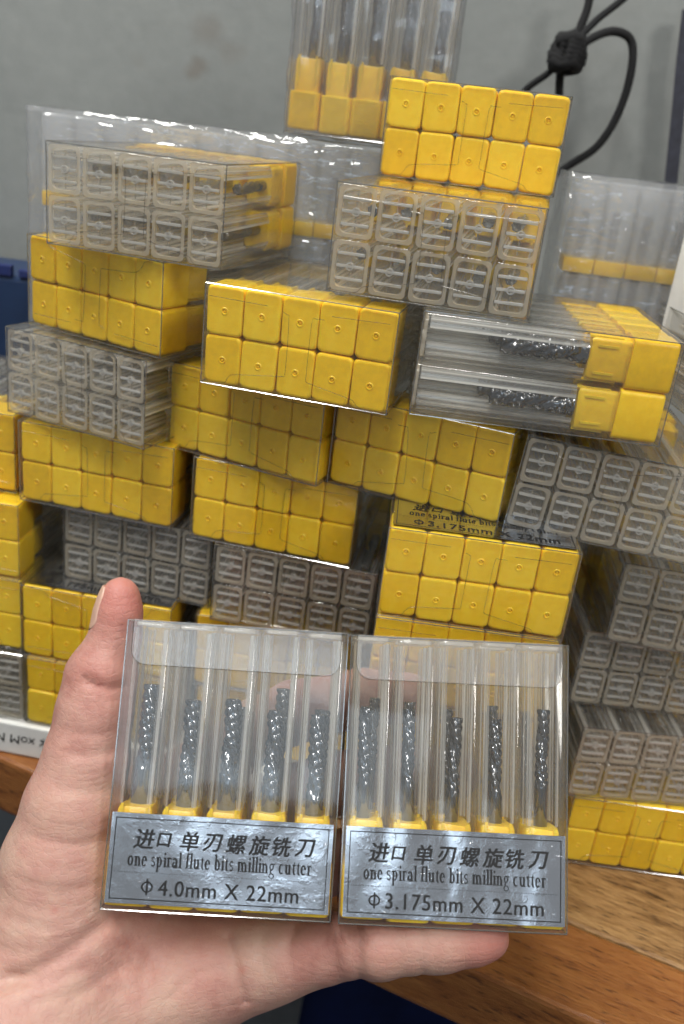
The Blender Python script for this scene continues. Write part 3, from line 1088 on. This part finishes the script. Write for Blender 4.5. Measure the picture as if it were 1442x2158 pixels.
def film_block(name, x0, x1, y0, y1, z0, z1, parent, amp=0.28, res=1.8):
    nx, ny, nz = [max(3, int((b - a) / res)) for a, b in ((x0, x1), (y0, y1), (z0, z1))]
    bm = bmesh.new()
    seen = {}

    def vert(i, j, k):
        key = (i, j, k)
        if key not in seen:
            x, y, z = x0 + (x1 - x0) * i / nx, y0 + (y1 - y0) * j / ny, z0 + (z1 - z0) * k / nz
            c = Vector(((x0 + x1) / 2, (y0 + y1) / 2, (z0 + z1) / 2))
            n = Vector(((1 if i == nx else -1 if i == 0 else 0), (1 if j == ny else -1 if j == 0 else 0), (1 if k == nz else -1 if k == 0 else 0)))
            q = Vector((x, y, z))
            d = amp * (noise.noise(q * 0.16 + Vector((x0, 0, 0))) + 0.6 * abs(noise.noise(Vector((q.x * 0.5, q.y * 0.5, q.z * 0.11)))) - 0.2 + 0.5 * noise.noise(q * 0.5))
            seen[key] = bm.verts.new((q + n * d) * MM)
        return seen[key]
    for a, b, cfix, fn in ((nx, ny, (0, nz), lambda i, j, c: (i, j, c)), (nx, nz, (0, ny), lambda i, j, c: (i, c, j)), (ny, nz, (0, nx), lambda i, j, c: (c, i, j))):
        for c in cfix:
            for i in range(a):
                for j in range(b):
                    bm.faces.new([vert(*fn(i, j, c)), vert(*fn(i + 1, j, c)), vert(*fn(i + 1, j + 1, c)), vert(*fn(i, j + 1, c))])
    bmesh.ops.recalc_face_normals(bm, faces=bm.faces[:])
    me = bpy.data.meshes.new(name)
    bm.to_mesh(me)
    bm.free()
    me.materials.append(M['film'])
    me.polygons.foreach_set('use_smooth', [True] * len(me.polygons))
    o = bpy.data.objects.new(name, me)
    col.objects.link(o)
    o.parent = parent
    return o


# short tubes used inside the bundles
mb = MB()
for r0, r1 in ((0.0, 1.0),):
    l = rrect(9.3, 11.8, 1.2, 4)
    mb.loft([[(x, z, 4.5) for x, z in l], [(x, z, 26.7) for x, z in l], [(x * .9, z * .9, 27.3) for x, z in l]], 0, False, True)
    l2 = rrect(7.6, 10, 1.5, 4)
    mb.loft([[(x, z, 4.5) for x, z in l2], [(x, z, 26.0) for x, z in l2]], 0, False, True)
for q in mb.v:
    q *= MM
STUBE = master(mb, 'tube', M['frosted'])
mb = MB()
mb.box(-4.7, 4.7, -5.9, 5.9, 0.1, 4.6, 0, 0.5)
for q in mb.v:
    q *= MM
SCAP = master(mb, 'cap', M['yellow'])


def bundle(label, x0, x1, y0, depth, z0, tiers, yaw, bits):
    c = wm(((x0 + x1) / 2, y0, z0))
    root = empty('wrapped_bundle', c, (0, 0, math.radians(yaw)))
    tag(root, label, 'bundle', 'film-wrapped bundles of tubes behind the stack')
    w = x1 - x0
    rnd = random.Random(int(x0 + 500))
    film_block('film', -w / 2, w / 2, 0, depth, 0, tiers * 27.9 + 1.5, root)
    n = int((w - 4) / 9.6)
    for t in range(tiers):
        for r in range(int((depth - 4) / 12.3)):
            for i in range(n):
                x, y, z = (i - (n - 1) / 2) * 9.6, 8.2 + r * 12.3, 0.6 + t * 27.9
                tb = bpy.data.objects.new('tube', STUBE)
                col.objects.link(tb)
                tb.parent = root
                tb.location = (x * MM, y * MM, z * MM)
                cp_ = bpy.data.objects.new('cap', SCAP)
                col.objects.link(cp_)
                cp_.parent = tb
                if r == 0 and t >= tiers - 2 and rnd.random() < bits:
                    b = bpy.data.objects.new('milling_bit', rnd.choice(BIT3))
                    col.objects.link(b)
                    b.parent = tb
                    b.matrix_local = Matrix.Translation((0, 0, -0.0165)) @ Matrix.Rotation(math.pi / 2, 4, 'X')
    return root


bundle('long film-wrapped bundle with yellow bands behind the left column', -110, 22, 300, 28, -202.5, 7, 1.0, 0.35)
bundle('film-wrapped grey bundle at the right behind the side-on box', 55, 100, 292, 28, -202.5, 7, -4.0, 1.0)


# upright wrapped pack on the long bundle
pm = Matrix.Translation(wm((-5.5, 327, -4.2))) @ Matrix.Rotation(math.radians(-5), 4, 'Z') @ Matrix.Rotation(math.radians(90), 4, 'X')
pack = bit_box('upright film-wrapped box with five bits in front of the wall, behind the topmost box', pm, BIT3, None, 'film-wrapped upright boxes')
pack.name = 'wrapped_bit_box'
fb = film_block('film', -BW / 2 - .8, BW / 2 + .8, -0.6, BL + .8, -0.8, BH + .8, pack, 0.5)
fb.data.materials[0] = M['film_clear']

# ------------------------------------------------------------------ cables on the wall


def cable(name, label, pts, rad_mm, group='black cables by the wall'):
    mb = MB()
    mb.tube(smooth_path([px_y(*q) for q in pts], 6), rad_mm * MM, 10)
    o = mb.build(name, M['rubber'], None, True)
    tag(o, label, 'cable', group)
    return o


cable('cable', 'black cable rising straight up from the knot to the top edge', [(1250, -60, 385), (1240, 10, 385), (1222, 60, 384), (1200, 105, 382), (1182, 150, 384), (1178, 230, 388), (1176, 330, 392)], 1.55)
cable('cable', 'black cable slanting up and right from the knot', [(1380, -60, 385), (1305, 5, 385), (1255, 45, 384), (1208, 95, 381), (1160, 150, 383), (1112, 186, 386), (1060, 240, 390)], 1.3)
cable('cable', 'black cable looping out right of the knot and curling down', [(1205, 118, 380), (1240, 85, 380), (1290, 66, 382), (1328, 82, 384), (1333, 130, 384), (1318, 200, 385), (1290, 265, 386), (1255, 312, 387), (1210, 342, 389), (1150, 380, 392)], 1.55)
# the knot: wraps of the same cable round the crossing
mb = MB()
ctr = px_y(1197, 112, 380)
pts = []
for k in range(90):
    a = k * 0.42
    rr = 0.0040 + 0.0010 * math.sin(k * 0.9)
    pts.append(ctr + Vector((rr * math.cos(a), 0.0045 * math.sin(a), (k / 89 - .5) * 0.009 + 0.001 * math.sin(k * 1.7))))
mb.tube(pts, 0.0026, 8)
o = mb.build('cable_knot', M['rubber'], None, True)
tag(o, 'dark knot of wound cable where the black cables cross', 'knot')
mb = MB()
mb.loft([[px_y(x + dx, y, Y) for dx, Y in ((-14, 394), (14, 394), (14, 397.5), (-14, 397.5))] for x, y in ((1452, 20), (1440, 120), (1428, 250), (1416, 365), (1400, 520))], 0, True, True)
o = mb.build('hanging_strap', M['strap'], None)
tag(o, 'dark navy strap hanging down the wall at the right edge', 'strap')

# ------------------------------------------------------------------ white package at the right edge
wp = px_y(1510, 640, 268)
root = empty('white_package', wp, (0, 0, math.radians(12)))
tag(root, 'white package with red and orange print at the right edge', 'package')
mb = MB()
mb.box(-0.004, 0.046, 0, 0.020, -0.012, 0.040, 0, 0.0012)
mb.build('body', M['paper'], root)
for k, (x, z, wd, hh_, mt) in enumerate(((-0.003, -0.008, 0.012, 0.005, 'orange'), (-0.002, -0.001, 0.012, 0.001, 'red'), (0.010, -0.004, 0.012, 0.002, 'red'))):
    mb = MB()
    mb.box(x, x + wd, -0.0004, -0.0001, z, z + hh_)
    mb.build('print', M[mt], root)

# ------------------------------------------------------------------ blue things
root = empty('blue_crate', wm((-170, 352, TABLE)))
tag(root, 'blue plastic crate with a jagged rim at the left edge by the wall', 'crate')
mb = MB()
zt = px_y(20, 565, 352).z
mb.box(-0.09, 0.044, 0, 0.040, 0.0003, zt - 0.003, 0, 0.002)
mb.build('body', M['blue'], root)
mb = MB()
for k in range(16):
    x = -0.088 + k * 0.0083
    mb.box(x, x + 0.0058, -0.0006, 0.0022, zt - 0.0031, zt + 0.0006 * (k % 3), 0, 0.0006)
mb.build('rim_teeth', M['navy'], root)

zs_ = TABLE - 230
qa, qb = px_z(0, 1800, zs_), px_z(760, 2140, zs_)
root = empty('navy_stool', (qb.x, qb.y, -0.75))
tag(root, 'dark navy plastic stool with a grey band below the table edge', 'stool')
top = qb.z + 0.75
mb = MB()
mb.box(-0.30, 0.10, -0.16, 0.30, top - 0.05, top, 0, 0.012)
mb.build('seat', M['navy'], root)
qc = px_z(590, 2130, zs_)
mb = MB()
cx_ = qc.x - qb.x
mb.add([(cx_ - 0.045, -0.15, top + 0.001), (cx_ + 0.0, -0.15, top + 0.001), (cx_ + 0.02, 0.12, top + 0.001), (cx_ - 0.025, 0.12, top + 0.001),
        (cx_ - 0.045, -0.15, top + 0.006), (cx_ + 0.0, -0.15, top + 0.006), (cx_ + 0.02, 0.12, top + 0.006), (cx_ - 0.025, 0.12, top + 0.006)],
       [(0, 3, 2, 1), (4, 5, 6, 7), (0, 1, 5, 4), (1, 2, 6, 5), (2, 3, 7, 6), (3, 0, 4, 7)])
mb.build('band', M['grey'], root)
for x in (-0.28, 0.05):
    for y in (-0.14, 0.25):
        mb = MB()
        mb.box(x, x + 0.035, y, y + 0.035, 0.002, top - 0.051, 0, 0.004)
        mb.build('leg', M['navy'], root)

# ------------------------------------------------------------------ the hand


def pm_(x, y, d):
    return np.array([(x - W0 / 2) / F * d, (y - H0 / 2) / F * d, d])


def build_hand():
    h = 0.8
    lo, hi = np.array([-125., 10., 165.]), np.array([48., 150., 262.])
    nx, ny, nz = [int(v) for v in np.ceil((hi - lo) / h)]
    xs, ys, zs = [lo[a] + h * np.arange(n) for a, n in ((0, nx), (1, ny), (2, nz))]
    X = xs[:, None, None].astype(np.float32)
    Y = ys[None, :, None].astype(np.float32)
    Z = zs[None, None, :].astype(np.float32)
    D = np.full((nx, ny, nz), 60., np.float32)

    def cone(a, ra, b, rb, k, flat=None):
        """rounded cone from a to b blended in with radius k"""
        nonlocal D
        ba = b - a
        L2 = float(ba @ ba)
        rm = max(ra, rb) + k * 2 + 3
        l = np.minimum(a, b) - rm
        u = np.maximum(a, b) + rm
        i0 = np.clip(((l - lo) / h).astype(int), 0, [nx, ny, nz])
        i1 = np.clip(((u - lo) / h).astype(int) + 1, 0, [nx, ny, nz])
        if (i1 <= i0).any():
            return
        s = tuple(slice(p, q) for p, q in zip(i0, i1))
        x, y, z = X[s[0]], Y[:, s[1]], Z[:, :, s[2]]
        t = np.clip(((x - a[0]) * ba[0] + (y - a[1]) * ba[1] + (z - a[2]) * ba[2]) / L2, 0, 1)
        d = np.sqrt((x - a[0] - t * ba[0]) ** 2 + (y - a[1] - t * ba[1]) ** 2 + (z - a[2] - t * ba[2]) ** 2) - (ra + (rb - ra) * t)
        q = D[s]
        hh = np.clip(0.5 + 0.5 * (q - d) / k, 0, 1)
        D[s] = q * (1 - hh) + d * hh - k * hh * (1 - hh)

    def chain(pts, k=3.0):
        for (a, ra), (b, rb) in zip(pts, pts[1:]):
            cone(pm_(*a), ra, pm_(*b), rb, k)
    # thumb up the left side of the box, down into its ball
    chain([((254, 1256, 208), 4.3), ((250, 1290, 208), 5.0), ((243, 1345, 208), 5.5), ((214, 1425, 207), 7.7), ((200, 1500, 206), 8.2), ((182, 1600, 205), 9.2),
           ((158, 1700, 204), 11.0), ((135, 1820, 204), 13.5), ((130, 1950, 204), 16.0), ((110, 2090, 202), 19.0), ((40, 2260, 197), 23.0)], 2.5)
    # palm below and behind the boxes
    chain([((130, 1950, 206), 15.0), ((300, 2020, 212), 13.0), ((480, 2010, 216), 12.0), ((640, 1985, 216), 9.5)], 6)
    chain([((60, 2230, 197), 24.0), ((240, 2125, 205), 15.0), ((420, 2060, 209), 11.0), ((560, 2020, 209), 8.8), ((680, 2000, 206), 7.6)], 5)
    chain([((180, 1800, 218), 12.0), ((300, 1700, 236), 9.0), ((420, 1640, 240), 8.5)], 6)
    chain([((200, 1900, 218), 12.0), ((350, 1830, 237), 9.0), ((480, 1800, 240), 8.5)], 6)
    chain([((300, 1980, 222), 11.0), ((450, 1920, 236), 9.0), ((560, 1900, 238), 8.5)], 6)
    chain([((420, 1640, 240), 8.5), ((350, 1830, 237), 9.0), ((450, 1920, 236), 9.0)], 6)
    # little finger under the boxes
    chain([((660, 1997, 208), 7.2), ((750, 1993, 203), 6.5), ((800, 1991, 201), 6.9), ((880, 1985, 200), 6.2), ((930, 1983, 200), 6.2), ((1000, 1978, 200), 5.3), ((1030, 1976, 200), 4.5)], 2.0)
    # the three fingers behind
    chain([((400, 1650, 240), 8.4), ((540, 1540, 237), 8.0), ((620, 1500, 236), 7.8), ((760, 1470, 236), 7.2), ((860, 1470, 236), 6.4)], 2.0)
    chain([((470, 1800, 240), 8.4), ((620, 1680, 236), 8.0), ((700, 1650, 235), 7.8), ((840, 1630, 235), 7.2), ((960, 1630, 235), 6.2)], 2.0)
    chain([((540, 1900, 238), 8.2), ((660, 1830, 234), 7.6), ((740, 1810, 233), 7.4), ((860, 1795, 233), 6.8), ((960, 1795, 233), 5.8)], 2.0)
    # press flat against the two held boxes is left to the skin's own roundness; creases
    PXX = X / Z * F + W0 / 2
    PYY = Y / Z * F + H0 / 2

    def crease(pts, depth, wid):
        nonlocal D
        pts = smooth_path([Vector((a, b, 0)) for a, b in pts], 5)
        best = np.full((nx, ny, nz), 1e9, np.float32)
        pa = np.array([[q.x, q.y] for q in pts])
        l, u = pa.min(0) - 60, pa.max(0) + 60
        mask = (PXX > l[0]) & (PXX < u[0]) & (PYY > l[1]) & (PYY < u[1]) & (np.abs(D) < 4)
        idx = np.nonzero(mask)
        if not len(idx[0]):
            return
        qx, qy = PXX[idx[0], 0, idx[2]], PYY[0, idx[1], idx[2]]
        bd = np.full(len(qx), 1e9, np.float32)
        for a, b in zip(pa[:-1], pa[1:]):
            e = b - a
            t = np.clip(((qx - a[0]) * e[0] + (qy - a[1]) * e[1]) / max(e @ e, 1e-6), 0, 1)
            bd = np.minimum(bd, np.hypot(qx - a[0] - t * e[0], qy - a[1] - t * e[1]))
        D[idx] += 0.62 * depth * np.exp(-(bd / wid) ** 2)
    crease([(180, 1432), (205, 1446), (240, 1450), (262, 1446)], 1.5, 9)
    crease([(150, 1590), (190, 1592), (240, 1582)], 0.9, 10)
    crease([(0, 2075), (90, 2040), (160, 1990), (240, 1930), (290, 1880)], 2.2, 20)
    crease([(20, 2055), (90, 2070), (170, 2040)], 0.9, 10)
    crease([(300, 2060), (322, 1990), (335, 1940)], 0.8, 9)
    crease([(150, 2110), (250, 2040), (330, 2030)], 0.7, 12)
    crease([(478, 1975), (490, 2010), (502, 2060), (515, 2110)], 1.3, 9)
    crease([(628, 1945), (610, 1985), (607, 2030)], 1.0, 9)
    crease([(757, 1945), (760, 2000), (763, 2070)], 1.0, 8)
    crease([(885, 1950), (888, 2000), (890, 2050)], 0.8, 8)
    for pts, dep in (([(120, 1660), (170, 1672), (230, 1664)], .5), ([(60, 1760), (150, 1780), (225, 1768)], .5), ([(30, 1850), (120, 1880), (210, 1860)], .55),
                     ([(10, 1930), (100, 1960), (190, 1925)], .6), ([(0, 2000), (70, 2005), (150, 1965)], .6), ([(150, 1540), (200, 1546), (250, 1536)], .4),
                     ([(210, 1470), (240, 1474), (262, 1470)], .5), ([(360, 2100), (420, 2050), (470, 2040)], .6), ([(700, 1960), (705, 2000), (712, 2050)], .5),
                     ([(745, 1950), (748, 2000), (750, 2060)], .5), ([(560, 1960), (552, 2000), (560, 2060)], .6), ([(60, 2120), (180, 2090), (300, 2095)], .5)):
        crease(pts, dep, 7)
    # surface nets
    S = D < 0
    c8 = [D[i:nx - 1 + i, j:ny - 1 + j, k:nz - 1 + k] for i in (0, 1) for j in (0, 1) for k in (0, 1)]
    sgn = sum((c < 0).astype(np.int8) for c in c8)
    act = (sgn > 0) & (sgn < 8)
    ids = np.full(act.shape, -1, np.int64)
    ids[act] = np.arange(act.sum())
    cell = np.argwhere(act).astype(np.float32)
    acc = np.zeros((len(cell), 3), np.float32)
    cnt = np.zeros(len(cell), np.float32)
    vals = [c[act] for c in c8]
    offs = [(i, j, k) for i in (0, 1) for j in (0, 1) for k in (0, 1)]
    for a in range(8):
        for b in range(a + 1, 8):
            df = [offs[b][q] - offs[a][q] for q in range(3)]
            if sum(abs(v) for v in df) != 1:
                continue
            va, vb = vals[a], vals[b]
            cr_ = (va < 0) != (vb < 0)
            t = np.where(cr_, va / np.where(cr_, va - vb, 1), 0)
            for q in range(3):
                acc[:, q] += np.where(cr_, offs[a][q] + t * df[q], 0)
            cnt += cr_
    V = (cell + acc / cnt[:, None]) * h + lo
    faces = []
    for ax in range(3):
        o1, o2 = [q for q in range(3) if q != ax]
        sl0 = [slice(1, n - 1) for n in (nx, ny, nz)]
        sl1 = list(sl0)
        sl0[ax] = slice(0, (nx, ny, nz)[ax] - 1)
        sl1[ax] = slice(1, (nx, ny, nz)[ax])
        A, B = S[tuple(sl0)], S[tuple(sl1)]
        ed = np.argwhere(A != B)
        pol = A[tuple(ed.T)]
        e = ed.copy()
        e[:, o1] += 1
        e[:, o2] += 1

        def cid(d1, d2):
            q = e.copy()
            q[:, o1] -= d1
            q[:, o2] -= d2
            return ids[q[:, 0], q[:, 1], q[:, 2]]
        quad = np.stack([cid(1, 1), cid(0, 1), cid(0, 0), cid(1, 0)], 1)
        flip = pol if ax != 1 else ~pol
        quad[~flip] = quad[~flip][:, ::-1]
        faces.append(quad)
    faces = np.concatenate(faces)
    faces = faces[(faces >= 0).all(1)]
    # relax a little
    for _ in range(2):
        nb = np.zeros_like(V)
        nc = np.zeros(len(V))
        for a in range(4):
            i, j = faces[:, a], faces[:, (a + 1) % 4]
            np.add.at(nb, i, V[j])
            np.add.at(nc, i, 1)
        V = V * 0.55 + 0.45 * nb / np.maximum(nc, 1)[:, None]
    Wd = V @ RC
    Wd = Wd * MM
    Wd[:, 2] += CAMZ
    me = bpy.data.meshes.new('hand')
    me.from_pydata(Wd.tolist(), [], faces.tolist())
    me.materials.append(M['skin'])
    me.polygons.foreach_set('use_smooth', [True] * len(me.polygons))
    # redder skin at finger tips and joints
    pxv = np.stack([V[:, 0] / V[:, 2] * F + W0 / 2, V[:, 1] / V[:, 2] * F + H0 / 2], 1)
    fl = np.zeros(len(V))
    for (x, y, r, s) in ((1040, 1985, 90, .75), (262, 1262, 85, .8), (240, 1430, 90, .4), (420, 2010, 90, .3), (640, 2000, 60, .35), (510, 2045, 10, .6), (115, 1917, 9, .6), (820, 2020, 60, .25), (180, 1720, 90, .2)):
        fl = np.maximum(fl, s * np.exp(-((pxv[:, 0] - x) ** 2 + (pxv[:, 1] - y) ** 2) / r ** 2))
    at_ = me.attributes.new('flush', 'FLOAT', 'POINT')
    at_.data.foreach_set('value', fl.astype(np.float32))
    me.update()
    o = bpy.data.objects.new('hand', me)
    col.objects.link(o)
    return o


hand = build_hand()
tag(hand, 'bare hand holding two boxes upright, thumb up their left side', 'hand')

# thumb nail: a curved plate on the outer side of the tip
a, b = pm_(254, 1236, 208), pm_(242, 1335, 208)
ax = (b - a) / np.linalg.norm(b - a)
nrm = np.array([-1.0, 0.0, -0.12])
nrm -= ax * (nrm @ ax)
nrm /= np.linalg.norm(nrm)
sd = np.cross(ax, nrm)
vv, ff = [], []
nu, nv = 12, 14
Ln = 10.0
for j in range(nv + 1):
    t = j / nv
    half = 46 * (1 - 0.25 * max(0, 1 - t * 4) ** 2) * (1 - 0.5 * max(0, t - 0.75) * 4 * max(0, t - 0.75) * 4)
    rr = float(np.interp(t, (0, .2, .55, 1), (3.7, 4.45, 5.2, 5.55)))
    for i in range(nu + 1):
        an = math.radians(-half + 2 * half * i / nu)
        q = a + ax * (0.2 + t * Ln) + (nrm * math.cos(an) + sd * math.sin(an)) * (rr + 0.05)
        vv.append(cam_mm(q))
ff = [(j * (nu + 1) + i, j * (nu + 1) + i + 1, (j + 1) * (nu + 1) + i + 1, (j + 1) * (nu + 1) + i) for j in range(nv) for i in range(nu)]
nail = mesh_obj('nail', vv, ff, M['nail'], hand, True)
sol = nail.modifiers.new('thickness', 'SOLIDIFY')
sol.thickness = 0.0004
sol.offset = 0
